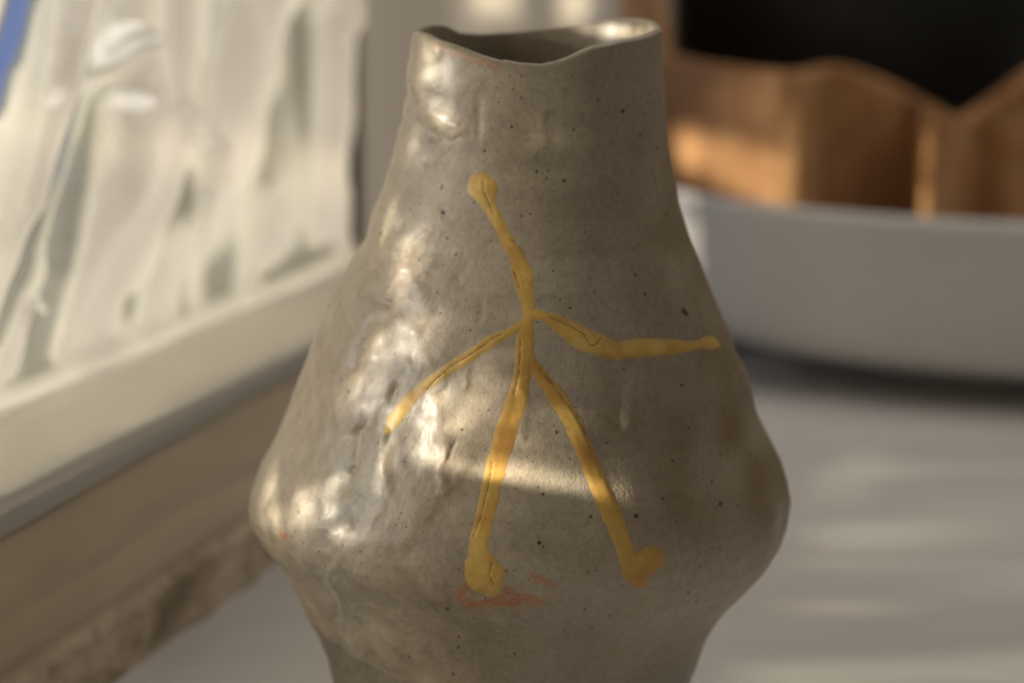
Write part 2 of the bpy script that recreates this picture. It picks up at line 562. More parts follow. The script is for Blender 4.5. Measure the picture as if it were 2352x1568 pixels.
# ------------------------------------------------------------------ the vase
YV = 0.634
LEFT = [(945, 80), (938, 160), (935, 205), (925, 290), (908, 350), (880, 430), (858, 490), (835, 545), (790, 620), (757, 690), (735, 740), (712, 800), (690, 860), (668, 925), (640, 995), (607, 1060), (585, 1120), (578, 1160), (583, 1190), (600, 1220), (635, 1265), (670, 1325), (700, 1390), (730, 1440), (752, 1490), (765, 1540), (772, 1575), (800, 1680), (830, 1800)]
RIGHT = [(1520, 80), (1517, 160), (1520, 250), (1529, 330), (1545, 400), (1560, 470), (1587, 545), (1617, 610), (1647, 680), (1676, 745), (1697, 810), (1715, 860), (1723, 900), (1737, 950), (1761, 1000), (1785, 1050), (1800, 1100), (1806, 1140), (1801, 1190), (1786, 1235), (1760, 1275), (1715, 1320), (1672, 1360), (1650, 1385), (1625, 1430), (1600, 1500), (1585, 1545), (1574, 1575), (1545, 1680), (1515, 1800)]


def smooth_interp(xq, xs, ys, sig):
    y = np.interp(xq, xs, ys)
    return y


NR = 680
py_rows = np.linspace(1805, 82, NR)
Lx = np.interp(py_rows, [p[1] for p in LEFT], [p[0] for p in LEFT])
Rx = np.interp(py_rows, [p[1] for p in RIGHT], [p[0] for p in RIGHT])
ker = np.exp(-(np.arange(-9, 10) / 2.2) ** 2); ker /= ker.sum()
sm = lambda a: np.convolve(np.pad(a, 9, mode='reflect', reflect_type='odd'), ker, 'valid')
Lx, Rx = sm(Lx), sm(Rx)
zr = np.array([z_at(p, YV) for p in py_rows])
xl = np.array([x_at(a, YV, p) for a, p in zip(Lx, py_rows)])
xr = np.array([x_at(a, YV, p) for a, p in zip(Rx, py_rows)])
cxr, wr = (xl + xr) / 2, (xr - xl) / 2
zr[0] = 0.0
# angles: 0 = right, 90 = towards the camera; dense on the camera's side
NF, NB = 860, 180
th = np.concatenate([np.linspace(-0.18, math.pi + 0.18, NF, endpoint=False), np.linspace(math.pi + 0.18, 2 * math.pi - 0.18, NB, endpoint=False)])
NCOL = NF + NB
ct, st_ = np.cos(th), np.sin(th)
dep = np.interp(py_rows, [80, 300, 700, 1150, 1800], [0.86, 0.93, 0.97, 0.96, 1.0])
X = cxr[:, None] + wr[:, None] * ct[None]
Y = YV - (wr * dep)[:, None] * st_[None]
Z = np.repeat(zr[:, None], NCOL, 1)
# uneven rim: its height follows the hand-pinched edge
FRONT = [(940, 82), (970, 92), (1000, 106), (1040, 120), (1080, 134), (1110, 143), (1140, 150), (1190, 156), (1245, 157), (1280, 150), (1310, 140), (1340, 126), (1365, 116), (1400, 110), (1430, 102), (1470, 95), (1500, 86), (1522, 76)]
BACKR = [(940, 80), (955, 70), (980, 63), (1010, 64), (1030, 72), (1045, 80), (1100, 83), (1200, 77), (1290, 68), (1340, 60), (1390, 51), (1450, 46), (1490, 51), (1510, 60), (1522, 76)]
xr_top = cxr[-1] + wr[-1] * ct; yr_top = YV - wr[-1] * dep[-1] * st_
px_top, _ = proj(np.stack([xr_top, yr_top, np.full(NCOL, zr[-1])], -1))
pyt = np.where(st_ > 0, np.interp(px_top, [p[0] for p in FRONT], [p[1] for p in FRONT]), np.interp(px_top, [p[0] for p in BACKR], [p[1] for p in BACKR]))
z_rim = np.array([on_depth(a, b, c)[2] for a, b, c in zip(px_top, pyt, yr_top)])
wgt = sstep(600, 82, py_rows)[:, None] ** 1.3
Z = Z + wgt * (z_rim - zr[-1])[None]

# hand-built surface: pinches, dents and long strokes on the left, gentle waves elsewhere
nxr = ct[None] * np.ones((NR, 1)); nyr = -st_[None] * np.ones((NR, 1))
PX, PY = proj(np.stack([X, Y, Z], -1))
front = sstep(-0.02, 0.25, st_)[None]
leftw = sstep(1330, 800, PX)
d = np.zeros(X.shape)
fac = 1.0 / 0.014
d += 0.00045 * vnoise(X * fac, Y * fac, Z * fac * 0.55, 51)
fac = 1.0 / 0.030
d += 0.0009 * vnoise(X * fac, Y * fac, Z * fac * 0.7, 52)
fac = 1.0 / 0.006
d += (0.00006 + 0.00010 * leftw) * vnoise(X * fac, Y * fac, Z * fac * 0.5, 53)
fac = 1.0 / 0.0022
d += (0.00001 + 0.00002 * leftw) * vnoise(X * fac, Y * fac, Z * fac * 0.6, 54)
d += 0.000022 * leftw * front * vnoise((PX + 0.42 * PY) / 10, PY / 70, 0 * PX, 55)
STROKES = [
    ([(982, 110), (970, 190), (992, 250), (1045, 292)], 20, 1.1), ([(930, 205), (942, 265), (980, 312), (1020, 330)], 15, -1.2),
    ([(925, 300), (935, 340), (945, 380)], 12, 0.9), ([(1065, 305), (1025, 338), (980, 376)], 6, -0.55),
    ([(1085, 240), (1080, 300)], 22, -0.5), ([(862, 470), (880, 540), (925, 610), (962, 668)], 20, 1.25),
    ([(840, 560), (850, 640), (890, 700)], 20, -1.5), ([(1010, 505), (990, 580), (955, 690)], 11, 0.55), ([(985, 500), (960, 570)], 12, -0.5),
    ([(880, 705), (850, 765), (800, 850)], 16, -1.3), ([(900, 720), (950, 760), (970, 820)], 14, 0.7), ([(870, 760), (850, 830)], 12, 0.8),
    ([(770, 640), (735, 760), (718, 830), (728, 900)], 9, 0.8), ([(800, 740), (760, 830)], 14, -0.7),
    ([(905, 905), (855, 965), (815, 1050), (795, 1110)], 18, -1.6), ([(878, 930), (864, 1010), (885, 1110)], 15, 1.35),
    ([(1005, 930), (1012, 1040)], 14, 0.75), ([(960, 940), (950, 1060)], 14, -0.6), ([(1022, 1000), (1018, 1140)], 6, 0.5),
    ([(705, 1090), (680, 1150)], 14, 0.9), ([(745, 1120), (735, 1190), (765, 1215)], 16, 0.9), ([(720, 1085), (712, 1190)], 10, -0.7),
    ([(800, 1215), (770, 1240)], 11, 0.8), ([(840, 1110), (790, 1210)], 15, 0.5), ([(820, 1180), (760, 1260)], 14, -0.5),
    ([(765, 1300), (785, 1400), (840, 1540)], 12, 0.7), ([(735, 1300), (760, 1420), (800, 1560)], 14, -0.6),
    ([(1460, 800), (1462, 960)], 22, 0.55), ([(1425, 800), (1430, 960)], 18, -0.4), ([(1240, 270), (1238, 360)], 14, 0.35),
    ([(1210, 880), (1195, 990)], 8, 0.4), ([(1180, 900), (1170, 960)], 10, -0.3),
    ([(1675, 700), (1715, 830), (1722, 900)], 12, 0.7), ([(1650, 720), (1695, 870)], 14, -0.5),
    ([(1790, 1160), (1765, 1240), (1690, 1300)], 14, 0.7), ([(1755, 1150), (1735, 1240)], 22, -0.5),
    ([(1600, 1360), (1540, 1400), (1450, 1440)], 16, 0.4), ([(1640, 1400), (1600, 1480), (1580, 1560)], 12, 0.6),
    ([(1060, 1130), (1000, 1200), (950, 1270)], 26, -0.4), ([(1010, 1120), (930, 1240)], 22, 0.35),
]
for q_ in range(46):
    x0 = random.uniform(690, 1120); y0 = random.uniform(520, 1180)
    lo = float(np.interp(y0, [p[1] for p in LEFT], [p[0] for p in LEFT])) + 20
    if x0 < lo: x0 = lo + random.uniform(0, 120)
    L_ = random.uniform(30, 110); a_ = random.uniform(-0.62, -0.05)
    STROKES.append(([(x0, y0), (x0 + a_ * L_ * 0.5 + random.uniform(-6, 6), y0 + L_ * 0.5), (x0 + a_ * L_, y0 + L_)], random.uniform(4, 11), random.choice((-1, 1)) * random.uniform(0.14, 0.42)))
jx = 12 * vnoise(PX / 40, PY / 40, 0 * PX, 61); jy = 12 * vnoise(PX / 40, PY / 40, 0 * PX + 5, 62)
for pts, w, h in STROKES:
    q = [(a, b, 0) for a, b in pts]
    xs = [a for a, b in pts]; ys = [b for a, b in pts]
    sel = (PX > min(xs) - 4 * w) & (PX < max(xs) + 4 * w) & (PY > min(ys) - 4 * w) & (PY < max(ys) + 4 * w) & (st_[None] > -0.05)
    dd = seg_dist((PX + jx)[sel], (PY + jy)[sel], q)
    d[sel] += h * 0.00072 * np.exp(-(dd / (w * 1.35)) ** 2) * (0.75 + 0.25 * vnoise(PX[sel] / 18, PY[sel] / 18, 0 * dd, 63))
foot = sstep(0.0, 0.02, Z)
d = d * foot
X = X + nxr * d; Y = Y + nyr * d
OUT = np.stack([X, Y, Z], -1)

# lip and inside wall
lip = np.interp(px_top, [940, 1010, 1120, 1240, 1400, 1522], [0.0042, 0.0048, 0.0043, 0.0027, 0.0029, 0.0030])
lip = np.where(st_ > 0, lip, 0.0020)
top = OUT[-1]
INR = []
for a in np.linspace(0.15, 1, 10):
    ang = a * math.pi
    rr = lip * (1 - math.cos(ang)) / 2
    ring = top.copy()
    ring[:, 0] -= ct * rr; ring[:, 1] += st_ * rr
    ring[:, 2] += lip * 0.35 * math.sin(ang) - np.where(st_ > 0, 0.25, 0) * rr * a * (px_top < 1150)
    INR.append(ring)
last = INR[-1]
for a in np.linspace(0, 1, 40)[1:]:
    j = int((1 - a * 0.93) * (NR - 1))
    src = OUT[j]
    ring = src.copy()
    thick = 0.0045
    ring[:, 0] -= ct * thick; ring[:, 1] += st_ * thick
    w_ = min(1, a * 4)
    ring[:, :2] = ring[:, :2] * w_ + (last[:, :2] + (ring[:, :2] - src[:, :2]) * 0) * (1 - w_) if w_ < 1 else ring[:, :2]
    INR.append(ring)
INR = np.array(INR)
ALL = np.concatenate([OUT, INR], 0)
nrt = ALL.shape[0]
verts = ALL.reshape(-1, 3)
faces = grid_faces(nrt, NCOL, wrap=True)[:, ::-1]
cb = verts[:NCOL].mean(0); ci = verts[-NCOL:].mean(0)
nv = len(verts)
verts = np.vstack([verts, cb, ci])
jj = np.arange(NCOL); j2 = (jj + 1) % NCOL
capf = np.stack([jj, j2, np.full(NCOL, nv), np.full(NCOL, nv)], 1)
capi = np.stack([nv - NCOL + j2, nv - NCOL + jj, np.full(NCOL, nv + 1), np.full(NCOL, nv + 1)], 1)

vase = empty('ceramic_vase', (float(cxr[0]), YV, 0), 'hand pinched grey speckled clay vase with yellow branching glaze lines, standing on the white surface', 'vase')
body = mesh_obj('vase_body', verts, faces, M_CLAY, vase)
bm = bmesh.new(); bm.from_mesh(body.data); bm.verts.ensure_lookup_table()
for r0, c in ((0, nv), (nrt - 1, nv + 1)):
    for j in range(NCOL):
        a, b = bm.verts[r0 * NCOL + j], bm.verts[r0 * NCOL + (j + 1) % NCOL]
        try: f = bm.faces.new((a, b, bm.verts[c]) if r0 == 0 else (b, a, bm.verts[c])); f.smooth = True
        except ValueError: pass
bmesh.ops.recalc_face_normals(bm, faces=bm.faces)
bm.to_mesh(body.data); bm.free()

APX, APY = proj(verts)
isf = np.zeros(len(verts), bool); isf[:NR * NCOL] = (np.tile(st_, NR) > -0.05)
wob = vnoise(APX / 7, APY / 7, 0 * APX, 71)
speck = np.zeros(len(verts))


def r2(x, y): return (827 + .3516 * x, .3516 * y)
def r5(x, y): return (643 + .4102 * x, 459 + .4102 * y)
def r6(x, y): return (1433 + .4102 * x, 551 + .4102 * y)
def r8(x, y): return (551 + .4102 * x, 925 + .4102 * y)


SPECKS = [(*r5(915, 72), 5), (*r5(985, 308), 3), (*r5(1990, 424), 3.4), (*r5(2045, 530), 3.2), (*r5(1018, 1284), 3.4), (*r5(1550, 1297), 3.2), (*r5(1625, 607), 3), (*r5(822, 1126), 3.4), (*r5(1828, 1360), 2.6), (*r5(1925, 940), 2.6), (*r5(1695, 1030), 2.6), (*r5(1065, 733), 2.6),
          (*r6(335, 400), 5.5), (*r6(348, 415), 5), (*r6(325, 810), 3.4), (*r6(270, 1232), 3.4), (*r6(540, 1475), 4), (*r6(68, 1540), 4), (*r6(492, 1352), 3), (*r6(115, 303), 3.2), (*r6(66, 200), 3),
          (*r8(1675, 780), 5), (*r8(1696, 802), 3), (*r8(1697, 508), 4), (*r8(1965, 636), 3.6), (*r8(2220, 632), 4.5), (*r8(1163, 1150), 4), (*r8(1243, 148), 3), (*r8(1775, 160), 3), (*r8(1950, 945), 2.8), (*r8(1195, 1515), 3), (*r8(1930, 1150), 2.4), (*r8(1225, 1365), 3),
          (*r2(1716, 730), 4.5), (*r2(545, 1388), 4), (*r2(990, 830), 3.4), (*r2(1335, 1182), 3.4), (*r2(813, 985), 3.2), (*r2(1155, 1124), 3), (*r2(1216, 1167), 2.6), (*r2(1390, 495), 2.6), (*r2(1003, 583), 2.6), (*r2(1053, 640), 2.8), (*r2(905, 668), 2.6), (*r2(1395, 850), 2.6)]
for _ in range(420):
    SPECKS.append((random.uniform(640, 1780), random.uniform(170, 1560), 1.1 + 1.6 * random.random() ** 2.2))
GR = {}
for x, y, r_ in SPECKS:
    sel = isf & (np.abs(APX - x) < 10) & (np.abs(APY - y) < 10)
    dd = np.hypot(APX[sel] - x, APY[sel] - y) + wob[sel] * 0.8
    speck[sel] = np.maximum(speck[sel], sstep(r_ + 1.2, r_ - 1.4, dd))
rust = np.zeros(len(verts))
RUST = [([(*r8(1272, 1032), 8), (*r8(1235, 1058), 10), (*r8(1242, 1095), 8), (*r8(1300, 1126), 10), (*r8(1380, 1115), 10), (*r8(1440, 1100), 16), (*r8(1530, 1105), 20), (*r8(1600, 1092), 15), (*r8(1690, 1105), 6)], 1.0),
        ([(*r8(1495, 1040), 8), (*r8(1520, 1075), 12)], 0.9), ([(*r8(1625, 955), 5), (*r8(1665, 985), 13), (*r8(1710, 1000), 10), (*r8(1762, 1025), 4)], 0.8),
        ([(*r8(1765, 1060), 3), (*r8(1730, 1115), 4), (*r8(1600, 1145), 4)], 0.5), ([(*r8(235, 735), 5), (*r8(252, 742), 5)], 1.0),
        ([(*r8(815, 1030), 8), (*r8(825, 1038), 6)], 0.3), ([(*r8(740, 1385), 8), (*r8(755, 1395), 8)], 0.35), ([(*r8(2090, 1390), 6), (*r8(2100, 1395), 6)], 0.4),
        ([(*r2(480, 285), 4), (*r2(560, 320), 7), (*r2(640, 355), 9), (*r2(720, 385), 10), (*r2(800, 415), 5), (*r2(900, 440), 7)], 0.7)]
for pts, a in RUST:
    xs = [p[0] for p in pts]; ys = [p[1] for p in pts]
    sel = isf & (APX > min(xs) - 30) & (APX < max(xs) + 30) & (APY > min(ys) - 30) & (APY < max(ys) + 30)
    pts = [(p[0], p[1], p[2] * 1.3) for p in pts]
    dd = seg_dist(APX[sel], APY[sel], pts) + 2.6 * wob[sel] + 1.5 * vnoise(APX[sel] / 3, APY[sel] / 3, 0 * APX[sel], 72)
    rust[sel] = np.maximum(rust[sel], a * sstep(7.0, -1.0, dd))
# brown glaze on the right, shade and bounce painted in; faint inside the mouth
brown_shade = sstep(1290, 1640, APX + 60 * vnoise(APX / 120, APY / 160, 0 * APX, 73)) * sstep(1330, 1150, APY) * (0.65 + 0.35 * vnoise(APX / 60, APY / 90, 0 * APX, 74))
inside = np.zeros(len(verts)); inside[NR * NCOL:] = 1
brown_shade = np.clip(np.where(inside > 0, 0.15, brown_shade), 0, 1)
attr(body, 'speck', speck); attr(body, 'rust', rust); attr(body, 'brown_shade', brown_shade)

bpy.context.view_layer.update()


# ------------------------------------------------------------------ the yellow lines
def cast(px, py):
    dv = ray(px, py)
    dv = dv / np.linalg.norm(dv)
    mw = body.matrix_world
    o_ = Vector((0, 0, CAM_H)) - Vector(parent_loc(vase))
    ok, loc, nor, idx = body.ray_cast(o_, Vector(dv))
    return (np.array(loc + Vector(parent_loc(vase))) if ok else None)


def relief(name, parts, mat, parent, height, ramp_w, step=2.5, sink=0.00022, extra=None, jag=1.5, seed=80, grow=0):
    """a raised patch that follows the vase: outline = union of tapered strokes, cut off where it dips into the clay"""
    xs = [p[0] for pts in parts for p in pts]; ys = [p[1] for pts in parts for p in pts]
    parts = [[(p[0], p[1], p[2] + grow) for p in pts] for pts in parts]
    W = max(p[2] for pts in parts for p in pts) / 2 + 8
    gx = np.arange(min(xs) - W, max(xs) + W, step); gy = np.arange(min(ys) - W, max(ys) + W, step)
    A, B = np.meshgrid(gx, gy)
    F = np.full(A.shape, 1e9)
    for pts in parts:
        F = np.minimum(F, seg_dist(A, B, pts))
    F = F + jag * vnoise(A / 14, B / 14, 0 * A, seed) + 0.5 * jag * vnoise(A / 5, B / 5, 0 * A, seed + 1)
    keep = F < step * 1.3
    idx = -np.ones(A.shape, int); V = []; E = []
    for i, j in zip(*np.nonzero(keep)):
        p = cast(A[i, j], B[i, j])
        if p is None: continue
        nrm = np.array([p[0] - cxr[0], (p[1] - YV), 0.0]); nrm /= np.linalg.norm(nrm)
        u = float(sstep(0, ramp_w, -F[i, j]))
        h = -sink + (height + sink) * u ** 0.5 if F[i, j] < 0 else -sink - 0.0001
        if extra is not None and F[i, j] < 0: h += extra(A[i, j], B[i, j])
        idx[i, j] = len(V); V.append(p + nrm * h); E.append(1 - u)
    faces = []
    for i in range(A.shape[0] - 1):
        for j in range(A.shape[1] - 1):
            q = (idx[i, j], idx[i + 1, j], idx[i + 1, j + 1], idx[i, j + 1])
            if min(q) >= 0: faces.append(q)
    o = mesh_obj(name, V, faces, mat, parent)
    attr(o, 'edge', E)
    return o


def strokes_extra(groove):
    def fn(x, y):
        h = 0
        for pts, side in groove:
            dd = float(seg_dist(np.array(x), np.array(y), [(a, b, 0) for a, b in pts]))
            h -= 0.00008 * math.exp(-(dd / 2.2) ** 2)
            h += 0.00004 * math.exp(-((dd - 7) / 5) ** 2)
        return h
    return fn


VEINS = [
    ('upper yellow line ending in a round drop', [[(1104, 428, 62), (1111, 436, 62)], [(1111, 440, 56), (1120, 468, 34), (1142, 508, 25), (1162, 548, 27), (1186, 588, 36), (1201, 628, 45), (1208, 668, 38), (1213, 708, 30), (1217, 728, 26)]],
     [[(1110, 415), (1112, 440), (1120, 462), (1135, 490)], [(1172, 549), (1188, 562), (1201, 580)], [(1180, 623), (1186, 640), (1193, 662)]]),
    ('yellow line running to the right edge', [[(1219, 722, 20), (1240, 724, 22), (1264, 734, 28), (1302, 756, 44), (1345, 780, 52), (1382, 797, 44), (1422, 806, 38), (1472, 798, 40), (1522, 797, 34), (1572, 795, 24), (1607, 791, 14), (1622, 788, 26), (1634, 788, 28), (1652, 793, 8)]],
     [[(1264, 730), (1290, 741), (1316, 754), (1340, 768), (1355, 791), (1366, 792), (1381, 776)]]),
    ('thin yellow line running to the lower left', [[(1207, 742, 22), (1172, 763, 20), (1122, 788, 24), (1072, 820, 25), (1022, 852, 24), (972, 886, 23), (935, 922, 30), (903, 966, 30), (891, 988, 16)]],
     [[(1150, 768), (1127, 780), (1086, 808), (1037, 840), (1000, 869), (979, 894)]]),
    ('central yellow line ending in a broad drop', [[(1213, 722, 24), (1208, 770, 38), (1205, 820, 42), (1201, 860, 38), (1190, 912, 44), (1166, 982, 50), (1146, 1050, 46), (1130, 1112, 44), (1116, 1182, 42), (1101, 1240, 40), (1097, 1262, 44)], [(1098, 1262, 44), (1106, 1300, 74), (1112, 1318, 84), (1126, 1340, 58)], [(1110, 1318, 84), (1122, 1322, 74)]],
     [[(1131, 1060), (1122, 1112), (1106, 1179), (1089, 1229)], [(1129, 1290), (1124, 1318), (1134, 1342)], [(1196, 780), (1192, 850), (1180, 905)]]),
    ('yellow line running to the lower right with a hooked foot', [[(1213, 815, 26), (1236, 855, 26), (1272, 902, 36), (1312, 962, 38), (1346, 1040, 40), (1376, 1112, 42), (1402, 1172, 45), (1426, 1232, 40), (1442, 1282, 40), (1458, 1312, 58), (1466, 1322, 52)], [(1462, 1312, 56), (1486, 1290, 62), (1494, 1284, 60)]],
     [[(1240, 846), (1258, 869), (1283, 896), (1295, 918), (1320, 947), (1340, 984), (1352, 1010)]]),
]
for kx, (lab, parts, cracks) in enumerate(VEINS):
    v = relief('glaze_line', parts, M_SLIP, vase, 0.00012, 18, 2.5, sink=0.00004, grow=7, extra=strokes_extra([(c, 1) for c in cracks]), seed=90 + kx * 3)
    v['label'] = lab
    for c in cracks:
        cp = [(a, b, 2.4) for a, b in c]
        relief('crack', [cp], M_CRACK, v, 0.00017, 1.2, 1.3, sink=0.0, jag=0.9, seed=120 + kx)

# ------------------------------------------------------------------ white bowl
BC = np.array([0.3155, 1.341]); BR = 0.25


def lathe(name, prof, c, mat, parent, seg=128, wob=0.0, seed=5):
    t = np.linspace(0, 2 * math.pi, seg, endpoint=False)
    V = []
    for r_, z_ in prof:
        rr = r_ * (1 + wob * np.array([vnoise(np.array(math.cos(a) * 2), np.array(math.sin(a) * 2), np.array(z_ * 10), seed) for a in t]).ravel())
        V.append(np.stack([c[0] + rr * np.cos(t), c[1] + rr * np.sin(t), np.full(seg, z_)], -1))
    V = np.concatenate(V)
    return mesh_obj(name, V, grid_faces(len(prof), seg, wrap=True), mat, parent)


bowl = empty('white_bowl', (*BC, 0), 'wide white glazed bowl with straight sides behind the vase, holding the orange vessel', 'bowl')
lathe('bowl_wall', [(0.0005, 0.014), (0.200, 0.014), (0.230, 0.0152), (0.2375, 0.020), (0.2415, 0.030), (0.2448, 0.045), (0.2470, 0.062), (0.248, 0.080)], BC, M_BOWL, bowl, wob=0.004)
lathe('rim', [(0.248, 0.0795), (0.2490, 0.0830), (0.2495, 0.0860), (0.2490, 0.0890), (0.2470, 0.0908), (0.2450, 0.0900), (0.2440, 0.0850), (0.2430, 0.078)], BC, M_BOWL, bowl, wob=0.004)
lathe('bowl_floor', [(0.2430, 0.0785), (0.240, 0.045), (0.232, 0.024), (0.215, 0.0165), (0.0005, 0.0155)], BC, M_BOWL, bowl, wob=0.004)
lathe('foot_ring', [(0.180, 0.0142), (0.178, -0.002), (0.170, -0.002), (0.168, 0.0142)], BC, M_BOWL, bowl)

# ------------------------------------------------------------------ folded terracotta vessel in the bowl
ZB = 0.017
PLAN = [(1530, 1.245), (1600, 1.210), (1700, 1.175), (1790, 1.150), (1835, 1.142), (1856, 1.146), (1868, 1.166), (1878, 1.205), (1900, 1.230), (1960, 1.245), (2050, 1.252), (2105, 1.250), (2120, 1.200), (2132, 1.142), (2150, 1.128), (2168, 1.138), (2182, 1.185), (2240, 1.205), (2320, 1.195), (2400, 1.200), (2520, 1.215), (2640, 1.26)]
RIM = [(1500, 118), (1523, 126), (1618, 150), (1720, 164), (1819, 172), (1850, 166), (1905, 153), (1970, 165), (2048, 197), (2130, 240), (2200, 281), (2235, 262), (2290, 225), (2352, 176), (2450, 120), (2640, 40)]
us = np.linspace(0, 1, 260)
pk = np.linspace(0, 1, len(PLAN))
# resample by picture distance so that pleats stay crisp
plx = np.array([p[0] for p in PLAN], float); ply = np.array([p[1] for p in PLAN])
qx = np.linspace(1530, 2640, 300)
qy = np.interp(qx, plx, ply) + 0.10
kk = np.exp(-(np.arange(-4, 5) / 1.8) ** 2); kk /= kk.sum()
qy = np.convolve(np.pad(qy, 4, mode='edge'), kk, 'valid')
qr = np.interp(qx, [p[0] for p in RIM], [p[1] for p in RIM])
qr = np.convolve(np.pad(qr, 4, mode='edge'), kk, 'valid')
rowsV = np.linspace(0, 1, 40)
V = []
for r_ in rowsV:
    for a, b, c in zip(qx, qy, qr):
        ptop = on_depth(a, c, b)
        xx = ptop[0]
        z_ = ZB + (ptop[2] - ZB) * r_
        bow = 0.006 * math.sin(r_ * math.pi)
        V.append((xx, b - bow + 0.012 * (1 - r_), z_))
terra = empty('terracotta_vessel', (0.26, 1.35, ZB), 'orange brown clay vessel with deep upright folds and wavy rim, standing in the white bowl', 'vessel')
tw = mesh_obj('folded_wall', V, grid_faces(40, 300), M_TERRA, terra)
m_ = tw.modifiers.new('thickness', 'SOLIDIFY'); m_.thickness = 0.007; m_.offset = 0
# rolled lip on the right half of the rim
lipp = [np.array(on_depth(a, c, b)) for a, b, c in zip(qx, qy, qr)]
V = []
sel = [(p, a) for p, a in zip(lipp, qx)]
for p, a in sel:
    rr = 0.0040 + 0.0055 * float(sstep(2150, 2260, a))
    for q in range(12):
        an = q * math.pi / 6
        V.append((p[0], p[1] - 0.001 + rr * 0.7 * math.cos(an), p[2] - rr * 0.6 + rr * math.sin(an)))
mesh_obj('rim', np.array(V), grid_faces(len(sel), 12, wrap=True), M_TERRA, terra)
# tall side and back of the vessel
bx = [(1530, 1.235, 122), (1524, 1.25, 60), (1510, 1.27, -40), (1478, 1.31, -130), (1440, 1.37, -170), (1432, 1.42, -180), (1445, 1.47, -190)]
ks = np.linspace(0, len(bx) - 1, 80)
ba = np.interp(ks, range(len(bx)), [b[0] for b in bx]); bb = np.interp(ks, range(len(bx)), [b[1] for b in bx]) + 0.10; bc_ = np.interp(ks, range(len(bx)), [b[2] for b in bx])
V = []
for r_ in np.linspace(0, 1, 30):
    for a, b, c in zip(ba, bb, bc_):
        p = on_depth(a, c, b)
        V.append((p[0], b, ZB + (p[2] - ZB) * r_))
sw = mesh_obj('side_wall', V, grid_faces(30, 80), M_TERRA, terra)
m_ = sw.modifiers.new('thickness', 'SOLIDIFY'); m_.thickness = 0.006; m_.offset = 0

# ------------------------------------------------------------------ black pot inside it
PC = np.array([0.238, 1.535])
pot = empty('black_pot', (*PC, ZB), 'large black glazed pot standing inside the orange folded vessel', 'pot')
lathe('pot_body', [(0.0005, ZB), (0.095, ZB), (0.112, 0.03), (0.128, 0.08), (0.138, 0.15), (0.140, 0.20), (0.136, 0.25), (0.126, 0.285), (0.120, 0.30)], PC, M_BLACK, pot, 96)
lathe('rim', [(0.120, 0.2995), (0.125, 0.303), (0.1265, 0.308), (0.123, 0.312), (0.117, 0.311), (0.113, 0.303), (0.112, 0.25), (0.110, 0.06), (0.0005, 0.045)], PC, M_BLACK, pot, 96)

# ------------------------------------------------------------------ sunlight broken up by the crinkled plastic: the lamp's own pattern
bpy.context.view_layer.update()
KEY.data.use_nodes = True
lt = KEY.data.node_tree
Minv = KEY.matrix_world.inverted()


def to_lamp(p):
    q = Minv @ Vector(p)
    return np.array([q.x / q.z, q.y / q.z])


def ln(typ, **kw):
    nd = lt.nodes.new(typ)
    for k_, v_ in kw.items(): setattr(nd, k_, v_)
    return nd


def lmath(op, a, b=0.0, c=None, clamp=False):
    nd = ln('ShaderNodeMath', operation=op, use_clamp=clamp)
    for sck, v_ in zip(nd.inputs, (a, b) if c is None else (a, b, c)):
        if hasattr(v_, 'is_output'): lt.links.new(v_, sck)
        else: sck.default_value = v_
    return nd.outputs[0]


def lrange(x, a, b, c, d_):
    nd = ln('ShaderNodeMapRange', interpolation_type='SMOOTHSTEP')
    lt.links.new(x, nd.inputs[0])
    for k_, v_ in enumerate((a, b, c, d_)): nd.inputs[k_ + 1].default_value = v_
    return nd.outputs[0]


tc = ln('ShaderNodeTexCoord'); sp = ln('ShaderNodeSeparateXYZ')
lt.links.new(tc.outputs['Normal'], sp.inputs[0])
u_ = lmath('DIVIDE', sp.outputs[0], sp.outputs[2]); v_ = lmath('DIVIDE', sp.outputs[1], sp.outputs[2])
cmb = ln('ShaderNodeCombineXYZ'); lt.links.new(u_, cmb.inputs[0]); lt.links.new(v_, cmb.inputs[1])
UV0 = cmb.outputs[0]
wn = ln('ShaderNodeTexNoise'); wn.inputs['Scale'].default_value = 260; wn.inputs['Detail'].default_value = 2
lt.links.new(UV0, wn.inputs['Vector'])
wv = ln('ShaderNodeVectorMath', operation='MULTIPLY_ADD')
lt.links.new(wn.outputs['Color'], wv.inputs[0]); wv.inputs[1].default_value = (0.0026, 0.0026, 0); wv.inputs[2].default_value = (-0.0013, -0.0013, 0)
ad = ln('ShaderNodeVectorMath', operation='ADD'); lt.links.new(UV0, ad.inputs[0]); lt.links.new(wv.outputs[0], ad.inputs[1])
UVW = ad.outputs[0]


def local(px, py, ax, ay, warp=True):
    """nodes giving (a, b): 1 at the ends of the two half axes, measured on the vase"""
    c = to_lamp(cast(px, py))
    e = min(1.0, 70.0 / math.hypot(*ax)); A = (to_lamp(cast(px + ax[0] * e, py + ax[1] * e)) - c) / e
    e = min(1.0, 70.0 / math.hypot(*ay)); B = (to_lamp(cast(px + ay[0] * e, py + ay[1] * e)) - c) / e
    I = np.linalg.inv(np.array([A, B]).T)
    sb = ln('ShaderNodeVectorMath', operation='SUBTRACT'); lt.links.new(UVW if warp else UV0, sb.inputs[0]); sb.inputs[1].default_value = (*c, 0)
    o = []
    for row in I:
        dt = ln('ShaderNodeVectorMath', operation='DOT_PRODUCT'); lt.links.new(sb.outputs[0], dt.inputs[0]); dt.inputs[1].default_value = (*row, 0)
        o.append(dt.outputs['Value'])
    return o


